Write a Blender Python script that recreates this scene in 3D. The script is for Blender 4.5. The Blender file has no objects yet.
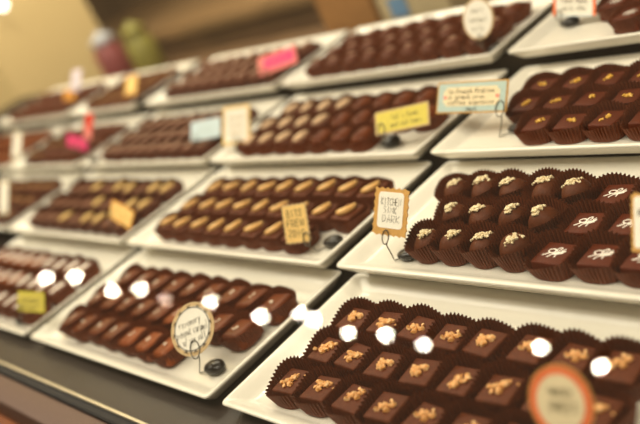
import bpy, bmesh, math, random
from mathutils import Vector, Matrix

random.seed(7)
C = bpy.context.scene.collection
SC = bpy.context.scene
PI = math.pi

# ------------------------------------------------------------------ layout of the display (metres)
W, D, GX = 0.36, 0.1735, 0.0263          # platter width, depth, gap between platters
PITCH, RISE = 0.1542, 0.0207             # row to row
TRAY_H, FLOOR_T = 0.0145, 0.0055         # platter height, thickness of its floor
CAM = Vector((1.33925, -0.22458, 0.34879))
CAM_R = ((0.64209, 0.64523, -0.41400), (-0.02535, 0.55761, 0.82972), (-0.76621, 0.52226, -0.37439))  # right, up, forward
FOCAL = 876.95


def rim_z(row):
    return row * RISE + (0.006 if row == 3 else 0.0)


def floor_z(row):
    return rim_z(row) - TRAY_H + FLOOR_T


def to_frame(p):
    d = Vector(p) - CAM
    q = [sum(a * b for a, b in zip(r, d)) for r in CAM_R]
    return 320 + FOCAL * q[0] / q[2], 212 - FOCAL * q[1] / q[2]


# ------------------------------------------------------------------ materials
def srgb(h):
    h = h.lstrip('#')
    v = [int(h[i:i + 2], 16) / 255 for i in (0, 2, 4)]
    return tuple(c / 12.92 if c <= .04045 else ((c + .055) / 1.055) ** 2.4 for c in v) + (1,)


def mat(name, col, rough=.5, spec=.5, noise=0, scale=200, bump=0, bscale=300, metal=0, coat=0, col2=None, sheen=0, trans=0):
    m = bpy.data.materials.new(name)
    m.use_nodes = True
    nt = m.node_tree
    b = nt.nodes['Principled BSDF']
    c = srgb(col) if isinstance(col, str) else col
    b.inputs['Base Color'].default_value = c
    b.inputs['Roughness'].default_value = rough
    b.inputs['Specular IOR Level'].default_value = spec
    b.inputs['Metallic'].default_value = metal
    b.inputs['Coat Weight'].default_value = coat
    b.inputs['Coat Roughness'].default_value = .15
    tc = nt.nodes.new('ShaderNodeTexCoord')
    if noise or col2:
        n = nt.nodes.new('ShaderNodeTexNoise')
        n.inputs['Scale'].default_value = scale
        n.inputs['Detail'].default_value = 4
        nt.links.new(tc.outputs['Object'], n.inputs['Vector'])
        r = nt.nodes.new('ShaderNodeValToRGB')
        c2 = srgb(col2) if col2 else tuple(min(1, x * (1 + noise)) for x in c[:3]) + (1,)
        c1 = c if col2 else tuple(x * (1 - noise) for x in c[:3]) + (1,)
        r.color_ramp.elements[0].position = .35
        r.color_ramp.elements[1].position = .65
        r.color_ramp.elements[0].color = c1
        r.color_ramp.elements[1].color = c2
        nt.links.new(n.outputs['Fac'], r.inputs['Fac'])
        nt.links.new(r.outputs['Color'], b.inputs['Base Color'])
    if bump:
        n2 = nt.nodes.new('ShaderNodeTexNoise')
        n2.inputs['Scale'].default_value = bscale
        n2.inputs['Detail'].default_value = 3
        nt.links.new(tc.outputs['Object'], n2.inputs['Vector'])
        bp = nt.nodes.new('ShaderNodeBump')
        bp.inputs['Strength'].default_value = bump
        bp.inputs['Distance'].default_value = .002
        nt.links.new(n2.outputs['Fac'], bp.inputs['Height'])
        nt.links.new(bp.outputs['Normal'], b.inputs['Normal'])
    return m


def emit(name, col, strength):
    m = bpy.data.materials.new(name)
    m.use_nodes = True
    b = m.node_tree.nodes['Principled BSDF']
    b.inputs['Base Color'].default_value = (0, 0, 0, 1)
    b.inputs['Emission Color'].default_value = srgb(col)
    b.inputs['Emission Strength'].default_value = strength
    return m


M = {
    'porcelain': mat('porcelain', '#e7e2d4', .16, .5, .02, 12),
    'choc': mat('dark_chocolate', '#57280f', .5, .14, .14, 160, .12, 260),
    'choc_red': mat('couverture_chocolate', '#55210a', .46, .14, .10, 120, .05, 260),
    'choc_truffle': mat('truffle_chocolate', '#562a12', .5, .14, .16, 180, .35, 220),
    'choc_gloss': mat('moulded_chocolate', '#642e10', .36, .14, .22, 60, .08, 140),
    'choc_amber': mat('caramel_chocolate', '#803f18', .42, .14, .25, 60, .1, 140),
    'choc_plum': mat('plum_chocolate', '#673d28', .52, .14, .12, 90, .12, 200),
    'cup': mat('brown_paper', '#693317', .5, .3, .12, 300),
    'cup_deep': mat('dark_brown_paper', '#572813', .5, .4, .12, 300),
    'toffee': mat('toffee_crumb', '#de9642', .45, .5, .2, 500, .3, 700, col2='#f0c890'),
    'nutbits': mat('chopped_nut', '#f0e2bd', .6, .4, .1, 500, .2, 700, col2='#dcc598'),
    'cashew': mat('roasted_cashew', '#e8bd7e', .5, .4, .1, 120, .1, 300, col2='#dba65c'),
    'almond': mat('almond_skin', '#dfbf9a', .6, .3, .12, 200, .25, 500, col2='#cda77e'),
    'hazel': mat('roasted_nut', '#dfbd78', .6, .3, .12, 200, .2, 400, col2='#c39c5c'),
    'gold': mat('gold_leaf', '#f2bf4c', .35, .6, .15, 600, .3, 600),
    'white': mat('white_cocoa_butter', '#efe6da', .5, .4, .04, 300),
    'salt': mat('salt_flake', '#dcc9b4', .4, .5, .05, 300),
    'sugar': mat('powdered_sugar', '#f0e6d8', .8, .2, .08, 300),
    'swirl': mat('swirl_and_sheen', '#b58c72', .45, .5, .1, 200),  # pale swirls on the squares, and sheen painted on the ridged mounds
    'fleck': mat('pale_fleck', '#d3ad90', .5, .4, .08, 300),
    'tan': mat('tan_crumb', '#b98d58', .7, .3, .15, 300),
    'wire': mat('steel_wire', '#6a665c', .35, .5, metal=.9),
    'wire_dark': mat('dark_steel_wire', '#4a4436', .4, .5, metal=.7),
    'stone': mat('black_base', '#17120d', .3, .5, .2, 80),
    'ink': mat('pencil_ink', '#4c443a', .7, .2),
    'ink_soft': mat('faded_ink', '#6d6446', .7, .2),
    'kraft': mat('kraft_card', '#c99a56', .75, .2, .08, 250),
    'kraft_pale': mat('pale_kraft_card', '#cdb083', .75, .2, .06, 250),
    'paper': mat('white_paper', '#f0ebdd', .75, .2, .02, 200),
    'cream': mat('cream_paper', '#f0dfb8', .75, .2, .03, 200),
    'yellow': mat('yellow_paper', '#e0cf62', .75, .2, .04, 200),
    'lime': mat('lime_paper', '#dcd14e', .75, .2, .04, 200),
    'apricot': mat('apricot_paper', '#f2cc80', .75, .2, .04, 200),
    'orange': mat('orange_paper', '#e8a040', .75, .2, .04, 200),
    'coral': mat('coral_paper', '#ee7a48', .75, .2, .04, 200),
    'pink': mat('pink_paper', '#e8457e', .75, .2, .04, 200),
    'pink_soft': mat('soft_pink_paper', '#f08a80', .75, .2, .04, 200),
    'red': mat('red_paper', '#e2432e', .75, .2, .04, 200),
    'blue': mat('pale_blue_paper', '#b9cdc6', .75, .2, .03, 200),
    'ice': mat('ice_blue_paper', '#cfe0e6', .75, .2, .03, 200),
    'mauve': mat('mauve_paper', '#dccfd6', .75, .2, .03, 200),
    'cloth': mat('dark_cloth', '#33291d', .85, .2, .2, 400),
    'deck': mat('stone_deck', '#30261f', .42, .35, .18, 900, .05, 900),
    'ledge': mat('brown_ledge', '#573f32', .5, .4, .15, 500, .1, 600),
    'steel': mat('brushed_steel', '#c2b79c', .4, .5, .08, 60, metal=.6),
    'black': mat('black_gasket', '#0f0c0a', .6, .3),
    'wood': mat('orange_wood', '#7e4519', .4, .5, .2, 14),
    'wall': mat('beige_plaster', '#d8c08c', .85, .2, .03, 3),
    'wall_brown': mat('brown_panelling', '#937a5c', .8, .2, .22, 2.2, col2='#6c5640'),
    'floor': mat('brown_floor', '#4a3828', .5, .4, .15, 4),
    'counter': mat('counter_wood', '#6a5138', .5, .4, .2, 6),
    'counter_top': mat('counter_top_wood', '#8a6e4c', .4, .5, .15, 5),
    'jar_red': mat('red_jar_glaze', '#8a4a4a', .35, .5, .1, 20),
    'jar_green': mat('olive_jar_glaze', '#8a8440', .4, .5, .1, 20),
    'lid_pale': mat('pale_lid', '#b9bcc4', .4, .5),
    'box_tan': mat('tan_cardboard', '#9a6f40', .8, .2, .06, 30),
    'box_pale': mat('pale_cardboard', '#b7a680', .8, .2, .06, 30),
    'box_blue': mat('blue_print', '#6f93b4', .7, .2),
    'bulb': emit('lamp_glow', '#fff0d6', 210),
    'bulb_dim': emit('dim_lamp_glow', '#e8c4ac', 60),
    'sconce': emit('sconce_glow', '#fff3dc', 6),
    'socket': mat('brass_socket', '#6b5836', .4, .5, metal=.8),
}


def glass_mat():
    m = bpy.data.materials.new('case_glass')
    m.use_nodes = True
    nt = m.node_tree
    nt.nodes.clear()
    out = nt.nodes.new('ShaderNodeOutputMaterial')
    mix = nt.nodes.new('ShaderNodeMixShader')
    t = nt.nodes.new('ShaderNodeBsdfTransparent')
    t.inputs['Color'].default_value = (.985, .985, .97, 1)
    g = nt.nodes.new('ShaderNodeBsdfGlossy')
    g.inputs['Roughness'].default_value = 0
    mix.inputs['Fac'].default_value = .05
    nt.links.new(t.outputs[0], mix.inputs[1])
    nt.links.new(g.outputs[0], mix.inputs[2])
    nt.links.new(mix.outputs[0], out.inputs['Surface'])
    return m


M['glass'] = glass_mat()


# ------------------------------------------------------------------ helpers
def finish(bm, name, m, parent=None, smooth=True, sharp=None):
    bmesh.ops.recalc_face_normals(bm, faces=bm.faces[:])
    me = bpy.data.meshes.new(name)
    if smooth:
        for f in bm.faces:
            f.smooth = True
    if sharp:
        for e in bm.edges:
            if len(e.link_faces) == 2 and e.calc_face_angle(0) > sharp:
                e.smooth = False
    bm.to_mesh(me)
    bm.free()
    if m:
        me.materials.append(M[m])
    o = bpy.data.objects.new(name, me)
    C.objects.link(o)
    if parent:
        o.parent = parent
    return o


def thing(name, label, cat, loc=(0, 0, 0), rz=0, group=None):
    o = bpy.data.objects.new(name, None)
    C.objects.link(o)
    o.empty_display_size = .01
    o.location = loc
    o.rotation_euler = (0, 0, rz)
    o['label'] = label
    o['category'] = cat
    if group:
        o['group'] = group
    return o


def tag(o, label, cat, group=None):
    o['label'] = label
    o['category'] = cat
    if group:
        o['group'] = group
    return o


def box(bm, a, b):
    vs = [bm.verts.new((x, y, z)) for x in (a[0], b[0]) for y in (a[1], b[1]) for z in (a[2], b[2])]
    for f in ((0, 1, 3, 2), (4, 6, 7, 5), (0, 4, 5, 1), (2, 3, 7, 6), (0, 2, 6, 4), (1, 5, 7, 3)):
        bm.faces.new([vs[i] for i in f])
    return vs


def boxobj(name, a, b, m, parent=None, bevel=0):
    bm = bmesh.new()
    box(bm, a, b)
    if bevel:
        bmesh.ops.bevel(bm, geom=bm.edges[:], offset=bevel, segments=3, profile=.5, affect='EDGES')
    return finish(bm, name, m, parent, smooth=bool(bevel), sharp=.6)


def loops(bm, rings, cap0=True, cap1=True):
    prev = None
    first = None
    for r in rings:
        vs = [bm.verts.new(p) for p in r]
        if prev:
            n = len(vs)
            for i in range(n):
                bm.faces.new((prev[i], prev[(i + 1) % n], vs[(i + 1) % n], vs[i]))
        else:
            first = vs
        prev = vs
    if cap0:
        bm.faces.new(first[::-1])
    if cap1:
        bm.faces.new(prev)


def tube(bm, pts, r, n=8, closed=False):
    pts = [Vector(p) for p in pts]
    rings = []
    ref = None
    for i, p in enumerate(pts):
        a = pts[i - 1] if i else (pts[-1] if closed else p)
        b = pts[(i + 1) % len(pts)] if (i < len(pts) - 1 or closed) else p
        t = (b - a).normalized()
        if ref is None:
            ref = t.orthogonal().normalized()
        ref = (ref - t * ref.dot(t)).normalized()
        u = t.cross(ref)
        rr = r[i] if isinstance(r, (list, tuple)) else r
        rings.append([p + ref * (math.cos(2 * PI * k / n) * rr) + u * (math.sin(2 * PI * k / n) * rr) for k in range(n)])
    if closed:
        rings.append(rings[0])
        loops(bm, rings, False, False)
        bmesh.ops.remove_doubles(bm, verts=bm.verts[:], dist=1e-7)
    else:
        loops(bm, rings)


def lathe(bm, prof, n=24, at=(0, 0, 0)):
    loops(bm, [[(at[0] + r * math.cos(2 * PI * k / n), at[1] + r * math.sin(2 * PI * k / n), at[2] + z) for k in range(n)] for r, z in prof])


def rrect(w, d, r, seg=6):
    """Rounded rectangle outline centred on the origin."""
    out = []
    for cx, cy, a0 in ((w / 2 - r, d / 2 - r, 0), (-w / 2 + r, d / 2 - r, 90), (-w / 2 + r, -d / 2 + r, 180), (w / 2 - r, -d / 2 + r, 270)):
        for k in range(seg + 1):
            a = math.radians(a0 + 90 * k / seg)
            out.append((cx + r * math.cos(a), cy + r * math.sin(a)))
    return out


def super_pt(a, hw, e):
    c, s = math.cos(a), math.sin(a)
    r = (abs(c) ** e + abs(s) ** e) ** (-1 / e)
    return c * r * hw, s * r * hw


# ------------------------------------------------------------------ platters
def tray_mesh(w, d):
    bm = bmesh.new()
    prof = [(.018, 0), (.0115, .0002), (.0098, .0012), (.0060, .0050), (.0022, .0095), (.0004, .0118), (0, .0132), (.0007, .0143), (.0022, .0145),
            (.0042, .0140), (.009, .0115), (.0135, .0080), (.0165, .0062), (.019, .0056), (.024, .0055), (.04, .0055)]
    rings = []
    for inset, z in prof:
        ww, dd = w - 2 * inset, d - 2 * inset
        rings.append([(x + w / 2, y + d / 2, z) for x, y in rrect(ww, dd, max(.0025, .005 - inset * .15), 6)])
    loops(bm, rings)
    return bm


# ------------------------------------------------------------------ sweets
def cup_bm(hw_t, hw_b, h, e, arch, nf=40, amp=.0010, seed=0):
    rnd = random.Random(seed)
    ph = [rnd.uniform(-1, 1) for _ in range(4)]
    bm = bmesh.new()
    n = nf * 4
    rings = []
    for i, t in enumerate((0, .06, .35, .7, 1)):
        ring = []
        for k in range(n):
            a = 2 * PI * k / n
            wob = .04 * math.sin(2 * a + ph[0] * 3) + .03 * math.sin(3 * a + ph[1] * 3)
            hw = (hw_b + (hw_t - hw_b) * (t ** .8) * (1 + wob)) * (1 + .07 * t * abs(math.cos(a - PI / 4)) ** 8)
            fl = (1 if k % 4 in (0, 1) else -1) * amp * (t ** .5)
            x, y = super_pt(a, hw, e)
            L = math.hypot(x, y)
            x, y = x * (1 + fl / L), y * (1 + fl / L)
            tip = abs(math.cos(a - PI / 4))
            top = h * (1.06 - arch * 1.7 * tip ** 3 + .14 * math.cos(a - 3 * PI / 4) + .05 * math.sin(a + ph[2] * 3) + .05 * math.sin(2 * a + ph[3] * 3))
            zz = top * t + (amp * .3 * (1 if k % 4 in (0, 1) else -1) if i == 4 else 0)
            ring.append((x, y, max(0.0002, zz)))
        rings.append(ring)
    loops(bm, rings, True, False)
    return bm


def square_bm(hw, h, z0, bev=.0022, rnd=None, e=None):
    bm = bmesh.new()
    vs = box(bm, (-hw, -hw, z0), (hw, hw, z0 + h))
    for v in vs:
        k = 1.04 if v.co.z < z0 + h / 2 else .97
        v.co.x *= k
        v.co.y *= k
        if rnd:
            v.co += Vector((rnd.uniform(-1, 1), rnd.uniform(-1, 1), 0)) * hw * .04
    bmesh.ops.bevel(bm, geom=bm.edges[:], offset=bev, segments=3, profile=.6, affect='EDGES')
    return bm


def dome_bm(rx, ry, h, z0, rnd, lump=.06, p=2.0, sub=4):
    bm = bmesh.new()
    bmesh.ops.create_icosphere(bm, subdivisions=sub, radius=1)
    ph = [rnd.uniform(0, 6) for _ in range(6)]
    for v in bm.verts:
        x, y, z = v.co
        f = 1 + lump * (math.sin(3 * x + ph[0]) + math.sin(4 * y + ph[1]) + math.sin(3.5 * z + ph[2])) / 2
        q = (abs(x) ** p + abs(y) ** p + abs(z) ** p) ** (-1 / p)
        z = z * q * f
        v.co = (x * q * f * rx, y * q * f * ry, z0 + (h * z if z > 0 else h * .35 * z) + h * .35)
    return bm


def ridge_bm(rnd):
    """An oblong moulded bonbon with a soft lengthwise ridge."""
    bm = bmesh.new()
    n, m = 28, 9
    rings = []
    for i in range(m + 1):
        t = i / m
        r = math.cos(t * PI / 2) ** .55 if i < m else .02
        z = .003 + .0155 * math.sin(t * PI / 2) ** .9
        ring = []
        for k in range(n):
            a = 2 * PI * k / n
            x, y = super_pt(a, 1, 2.6)
            ridge = .0016 * math.exp(-(x * r / .28) ** 2) * (t > .4)
            ring.append((x * r * .0135, y * r * .0165, z + ridge))
        rings.append(ring)
    loops(bm, rings)
    return bm


def bits_bm(rnd, n, spread, smin, smax, z, stretch=1.4, ang=None, curve=0):
    bm = bmesh.new()
    ang = rnd.uniform(.2, 1.3) if ang is None else ang
    ca, sa = math.cos(ang), math.sin(ang)
    for _ in range(n):
        g = rnd.gauss(0, .45), rnd.gauss(0, .45)
        x0, y0 = g[0] * spread * stretch, g[1] * spread / stretch
        x, y = x0 * ca - y0 * sa, x0 * sa + y0 * ca
        s = rnd.uniform(smin, smax)
        dz = (x * x + y * y) / (2 * curve) if curve else 0
        r = bmesh.ops.create_icosphere(bm, subdivisions=1, radius=s)
        for v in r['verts']:
            v.co += Vector((rnd.uniform(-1, 1), rnd.uniform(-1, 1), rnd.uniform(-1, 1))) * s * .3
            v.co += Vector((x, y, z - dz + s * .45 + max(0, 1 - math.hypot(*g) * 2) * s * .7))
    return bm


def cashew_bm(rnd, z):
    bm = bmesh.new()
    pts, rr = [], []
    n = 12
    a0 = rnd.uniform(-.15, .15)
    for i in range(n + 1):
        t = i / n
        a = math.radians(-74 + 148 * t)
        R = .0094
        p = Vector((R * math.cos(a) - R * .62, R * math.sin(a) * 1.08, z + .0026 + .0012 * math.sin(t * PI)))
        p.rotate(Matrix.Rotation(a0 - .45, 3, 'Z'))
        pts.append(p)
        rr.append(.0032 * max(.12, math.sin(min(1, max(0, .04 + .92 * t)) * PI) ** .45) * (1.3 - .5 * t))
    tube(bm, pts, rr, 12)
    return bm


def almond_bm(rnd, z):
    bm = bmesh.new()
    bmesh.ops.create_icosphere(bm, subdivisions=3, radius=1)
    for v in bm.verts:
        x, y, z_ = v.co
        taper = 1 - .35 * max(0, y) - .05
        v.co = (x * .0066 * taper, y * .0118, z + .0012 + z_ * .0036)
    bmesh.ops.rotate(bm, verts=bm.verts[:], cent=(0, 0, 0), matrix=Matrix.Rotation(rnd.uniform(-.35, .1), 3, 'Z'))
    return bm


def stroke_bm(bm, pts, w, z):
    """A flat ribbon along a 2-D polyline."""
    P = [Vector((p[0], p[1])) for p in pts]
    L, R = [], []
    for i, p in enumerate(P):
        a = P[max(0, i - 1)]
        b = P[min(len(P) - 1, i + 1)]
        t = b - a
        if t.length < 1e-9:
            t = Vector((1, 0))
        t.normalize()
        nrm = Vector((-t.y, t.x)) * w / 2
        L.append(bm.verts.new((p.x + nrm.x, p.y + nrm.y, z)))
        R.append(bm.verts.new((p.x - nrm.x, p.y - nrm.y, z)))
    for i in range(len(P) - 1):
        bm.faces.new((L[i], R[i], R[i + 1], L[i + 1]))


def ring_pts(cx, cy, rx, ry, n=14, a0=0, a1=360, rot=0):
    o = []
    for k in range(n + 1):
        a = math.radians(a0 + (a1 - a0) * k / n)
        x, y = rx * math.cos(a), ry * math.sin(a)
        o.append((cx + x * math.cos(rot) - y * math.sin(rot), cy + x * math.sin(rot) + y * math.cos(rot)))
    return o


def bee_bm(rnd, z):
    bm = bmesh.new()
    S = .00125
    def st(p, ww=.0009):
        stroke_bm(bm, [(a * S, b * S) for a, b in p], ww, z)
    st(ring_pts(-2.4, 1.5, 2.3, 1.8), .0011)
    st(ring_pts(1.2, 3.4, 1.1, 1.9, rot=-.5), .0010)
    st([(-1.6, -.4), (2, .4), (6.2, 2.4)], .0017)
    st([(-.6, -1.6), (3, -.6), (5.6, .6)], .0013)
    st([(-2.8, -.6), (-6.4, -3.2)], .0012)
    st([(-.8, -1.6), (-2.6, -4.6)], .0012)
    st([(2.2, -1.0), (2.0, -4.0)], .0010)
    st([(3.6, 2.2), (5.2, 4.4)], .0010)
    return bm


def star_bm(rnd, z):
    bm = bmesh.new()
    for k in range(9):
        a = k * 2 * PI / 9 + .2
        stroke_bm(bm, [(math.cos(a) * .001, math.sin(a) * .001), (math.cos(a) * .0075, math.sin(a) * .0065)], .0011, z)
    return bm


def flat_bits_bm(rnd, n, z, spread, s):
    return bits_bm(rnd, n, spread, s * .6, s, z, 1.6)


def swirl_bm(rnd, z):
    bm = bmesh.new()
    for k in range(2):
        pts = [(-.004 + k * .006 + .0014 * math.sin(t * 3.3), -.010 + .020 * t, z + .0003 + .0009 * math.sin(t * PI)) for t in [i / 8 for i in range(9)]]
        tube(bm, pts, .0014, 6)
    return bm


def sugar_bm(rnd, z):
    bm = bmesh.new()
    rows = []
    for i in range(9):
        t = i / 8
        w = .0052 * (.5 + .5 * math.sin(t * PI)) * rnd.uniform(.75, 1.1)
        rows.append((rnd.uniform(-.0008, .0008) - w, rnd.uniform(-.0008, .0008) + w, -.0105 + .021 * t))
    top, bot = [], []
    for a, b, y in rows:
        top.append((bm.verts.new((a, y, z + .0001)), bm.verts.new(((a + b) / 2, y, z + .0008)), bm.verts.new((b, y, z + .0001))))
    for p, q in zip(top, top[1:]):
        bm.faces.new((p[0], p[1], q[1], q[0]))
        bm.faces.new((p[1], p[2], q[2], q[1]))
    return bm


PARTS = {}


def variants(key, n, fn):
    """Mesh data for one part, in a few hand-made versions."""
    if key not in PARTS:
        PARTS[key] = [fn(random.Random(hash_of(key) + i)) for i in range(n)]
    return PARTS[key]


def hash_of(s):
    v = 0
    for ch in s:
        v = (v * 31 + ord(ch)) % 100003
    return v


def mesh_of(name, bm, m, sharp=None):
    o = finish(bm, name, m, None, name != 'paper_cup', sharp)
    me = o.data
    bpy.data.objects.remove(o)
    return me


# kind -> list of (part name, key, builder, stuff?) ; every part sits in the sweet's own frame, z = 0 on the platter
def K(kind):
    cup = lambda hw, hb, h, e, arch, m='cup', amp=.0010: ('paper_cup', kind + '_cup', 4, lambda r: mesh_of('paper_cup', cup_bm(hw, hb, h, e, arch, seed=r.randint(0, 9999), amp=amp), m), False)
    if kind == 'toffee':
        return [cup(.0186, .0166, .0168, 2.9, .20), ('square', kind + '_sq', 3, lambda r: mesh_of('square', square_bm(.0129, .0125, .0012, .0016, r), 'choc', .7), False),
                ('toffee_crumbs', kind + '_top', 6, lambda r: mesh_of('toffee_crumbs', bits_bm(r, 32, .0062, .0008, .0022, .0137, 1.3), 'toffee', .3), True)]
    if kind == 'truffle':
        return [cup(.0170, .0122, .0215, 2.4, .14), ('truffle_ball', kind + '_ball', 4, lambda r: mesh_of('truffle_ball', dome_bm(.0132, .0132, .0155, .003, r, .07, 2.1), 'choc_truffle'), False),
                ('nut_crumbs', kind + '_top', 6, lambda r: mesh_of('nut_crumbs', bits_bm(r, 34, .0056, .0008, .0018, .0238, 1.2, curve=.0135), 'nutbits', .3), True)]
    if kind == 'bee':
        return [cup(.0190, .0164, .0172, 2.9, .20), ('square', kind + '_sq', 3, lambda r: mesh_of('square', square_bm(.0131, .0118, .0012, .0014, r), 'choc_red', .7), False),
                ('bee_print', kind + '_top', 1, lambda r: mesh_of('bee_print', bee_bm(r, .0132), 'white'), False)]
    if kind == 'gold':
        return [cup(.0184, .0160, .0182, 2.9, .20), ('square', kind + '_sq', 3, lambda r: mesh_of('square', square_bm(.0126, .0132, .0012, .0014, r), 'choc_red', .7), False),
                ('gold_flakes', kind + '_top', 6, lambda r: mesh_of('gold_flakes', bits_bm(r, 10, .0034, .0008, .0018, .0143), 'gold', .3), True)]
    if kind == 'cashew':
        return [cup(.0176, .0156, .0165, 3.0, .16), ('square', kind + '_sq', 3, lambda r: mesh_of('square', square_bm(.0135, .0145, .0012, .0025, r), 'choc', .7), False),
                ('cashew_nut', kind + '_top', 4, lambda r: mesh_of('cashew_nut', cashew_bm(r, .0150), 'cashew'), False)]
    if kind == 'almond':
        return [cup(.0176, .0156, .0165, 3.0, .16), ('square', kind + '_sq', 3, lambda r: mesh_of('square', square_bm(.0135, .0145, .0012, .0025, r), 'choc', .7), False),
                ('almond_nut', kind + '_top', 4, lambda r: mesh_of('almond_nut', almond_bm(r, .0158), 'almond'), False)]
    if kind == 'hazel':
        return [cup(.0176, .0156, .0165, 3.0, .16, 'cup_deep'), ('square', kind + '_sq', 3, lambda r: mesh_of('square', square_bm(.0135, .013, .0012, .0025, r), 'choc_plum', .7), False),
                ('nut_half', kind + '_top', 4, lambda r: mesh_of('nut_half', almond_bm(r, .0142), 'hazel'), False)]
    if kind == 'hazel_plain':
        return [cup(.0176, .0156, .0165, 3.0, .16, 'cup_deep'), ('square', kind + '_sq', 3, lambda r: mesh_of('square', square_bm(.0135, .013, .0012, .0025, r), 'choc_plum', .7), False)]
    if kind == 'wave':
        return [cup(.0176, .0156, .0165, 3.0, .16), ('wave_bonbon', kind + '_b', 3, lambda r: mesh_of('wave_bonbon', ridge_bm(r), 'choc_gloss'), False)]
    if kind == 'salted':
        return [cup(.0180, .0136, .0175, 2.6, .16), ('bonbon', kind + '_b', 3, lambda r: mesh_of('bonbon', square_bm(.0138, .0155, .0012, .0042, r), 'choc_gloss'), False),
                ('salt_flakes', kind + '_top', 4, lambda r: mesh_of('salt_flakes', bits_bm(r, 9, .0026, .0006, .0014, .0166, 1.3), 'salt', .3), True)]
    if kind == 'salted_amber':
        return [cup(.0180, .0136, .0175, 2.6, .16), ('bonbon', kind + '_b', 3, lambda r: mesh_of('bonbon', square_bm(.0138, .0155, .0012, .0042, r), 'choc_amber'), False),
                ('salt_flakes', 'salted_top', 4, lambda r: mesh_of('salt_flakes', bits_bm(r, 9, .0026, .0006, .0014, .0166, 1.3), 'salt', .3), True)]
    if kind == 'dusted':
        return [cup(.0176, .0156, .0165, 3.0, .16), ('square', kind + '_sq', 3, lambda r: mesh_of('square', square_bm(.0138, .0155, .0012, .0025, r), 'choc_amber', .7), False),
                ('sugar_stripe', kind + '_top', 4, lambda r: mesh_of('sugar_stripe', sugar_bm(r, .0167), 'sugar'), False)]
    if kind == 'dusted_dark':
        return [cup(.0176, .0156, .0165, 3.0, .16), ('square', kind + '_sq', 3, lambda r: mesh_of('square', square_bm(.0138, .0155, .0012, .0025, r), 'choc', .7), False),
                ('sugar_stripe', 'dusted_top', 4, lambda r: mesh_of('sugar_stripe', sugar_bm(r, .0167), 'sugar'), False)]
    if kind == 'swirl':
        return [cup(.0176, .0156, .0165, 3.0, .16, 'cup_deep'), ('square', kind + '_sq', 3, lambda r: mesh_of('square', square_bm(.0135, .014, .0012, .0025, r), 'choc_plum', .7), False),
                ('swirl_ridge', kind + '_top', 3, lambda r: mesh_of('swirl_ridge', swirl_bm(r, .0152), 'swirl'), False)]
    if kind == 'flecked':
        return [cup(.0168, .0132, .0150, 3.6, .10), ('mound', kind + '_b', 3, lambda r: mesh_of('mound', dome_bm(.0138, .0138, .0135, .0015, r, .05, 2.6), 'choc'), False),
                ('pale_flecks', kind + '_top', 4, lambda r: mesh_of('pale_flecks', bits_bm(r, 8, .0038, .0008, .0016, .0196, 1.7, curve=.0145), 'fleck', .3), True)]
    if kind == 'starred':
        return [cup(.0180, .0136, .0185, 2.5, .16), ('square', kind + '_sq', 3, lambda r: mesh_of('square', square_bm(.0135, .0150, .0012, .0018, r), 'choc_red', .7), False),
                ('white_star', kind + '_top', 1, lambda r: mesh_of('white_star', star_bm(r, .01635), 'white'), False)]
    if kind == 'tanflake':
        return [cup(.0176, .0156, .0165, 3.0, .16, 'cup_deep'), ('square', kind + '_sq', 3, lambda r: mesh_of('square', square_bm(.0135, .013, .0012, .0025, r), 'choc', .7), False),
                ('tan_crumbs', kind + '_top', 4, lambda r: mesh_of('tan_crumbs', bits_bm(r, 14, .0050, .0010, .0022, .0142), 'tan', .3), True)]
    if kind == 'amber_square':
        return [cup(.0176, .0156, .0165, 3.0, .16), ('square', kind + '_sq', 3, lambda r: mesh_of('square', square_bm(.0138, .014, .0012, .0025, r), 'choc_amber', .7), False)]
    if kind == 'mound':
        return [cup(.0170, .0132, .0140, 3.6, .10), ('mound', kind + '_b', 3, lambda r: mesh_of('mound', dome_bm(.0138, .0138, .0135, .0015, r, .05, 2.4), 'choc'), False)]
    if kind == 'glossy_mound':
        return [cup(.0170, .0132, .0140, 3.6, .10, 'cup_deep'), ('mound', kind + '_b', 3, lambda r: mesh_of('mound', dome_bm(.0138, .0138, .0135, .0015, r, .05, 2.4), 'choc_plum'), False),
                ('gloss_ridge', 'glossy_top', 3, lambda r: mesh_of('gloss_ridge', swirl_bm(r, .0196), 'swirl'), False)]  # highlight on the mounds put into pale ridge colour
    if kind == 'creamy':
        return [cup(.0176, .0156, .0165, 3.0, .16), ('square', kind + '_sq', 3, lambda r: mesh_of('square', square_bm(.0135, .013, .0012, .0025, r), 'choc', .7), False),
                ('cream_stripe', 'creamy_top', 4, lambda r: mesh_of('cream_stripe', sugar_bm(r, .0142), 'tan'), False)]


NAMES = {'toffee': 'toffee_chocolate', 'truffle': 'nut_truffle', 'bee': 'bee_print_chocolate', 'gold': 'gold_flake_chocolate', 'cashew': 'cashew_chocolate',
         'almond': 'almond_chocolate', 'hazel': 'nut_chocolate', 'hazel_plain': 'plain_square_chocolate', 'wave': 'ridged_chocolate', 'salted': 'salted_caramel',
         'salted_amber': 'salted_caramel', 'dusted': 'sugar_striped_caramel', 'dusted_dark': 'sugar_striped_caramel', 'swirl': 'swirl_chocolate', 'flecked': 'flecked_chocolate',
         'starred': 'star_print_chocolate', 'tanflake': 'crumb_chocolate', 'amber_square': 'caramel_square', 'mound': 'chocolate_mound', 'glossy_mound': 'ridged_mound', 'creamy': 'cream_stripe_chocolate'}
ORD = ['first', 'second', 'third', 'fourth', 'fifth', 'sixth', 'seventh', 'eighth', 'ninth', 'tenth', 'eleventh']
ROWS = {0: 'front', 1: 'middle', 2: 'back'}
counter = {}


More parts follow.
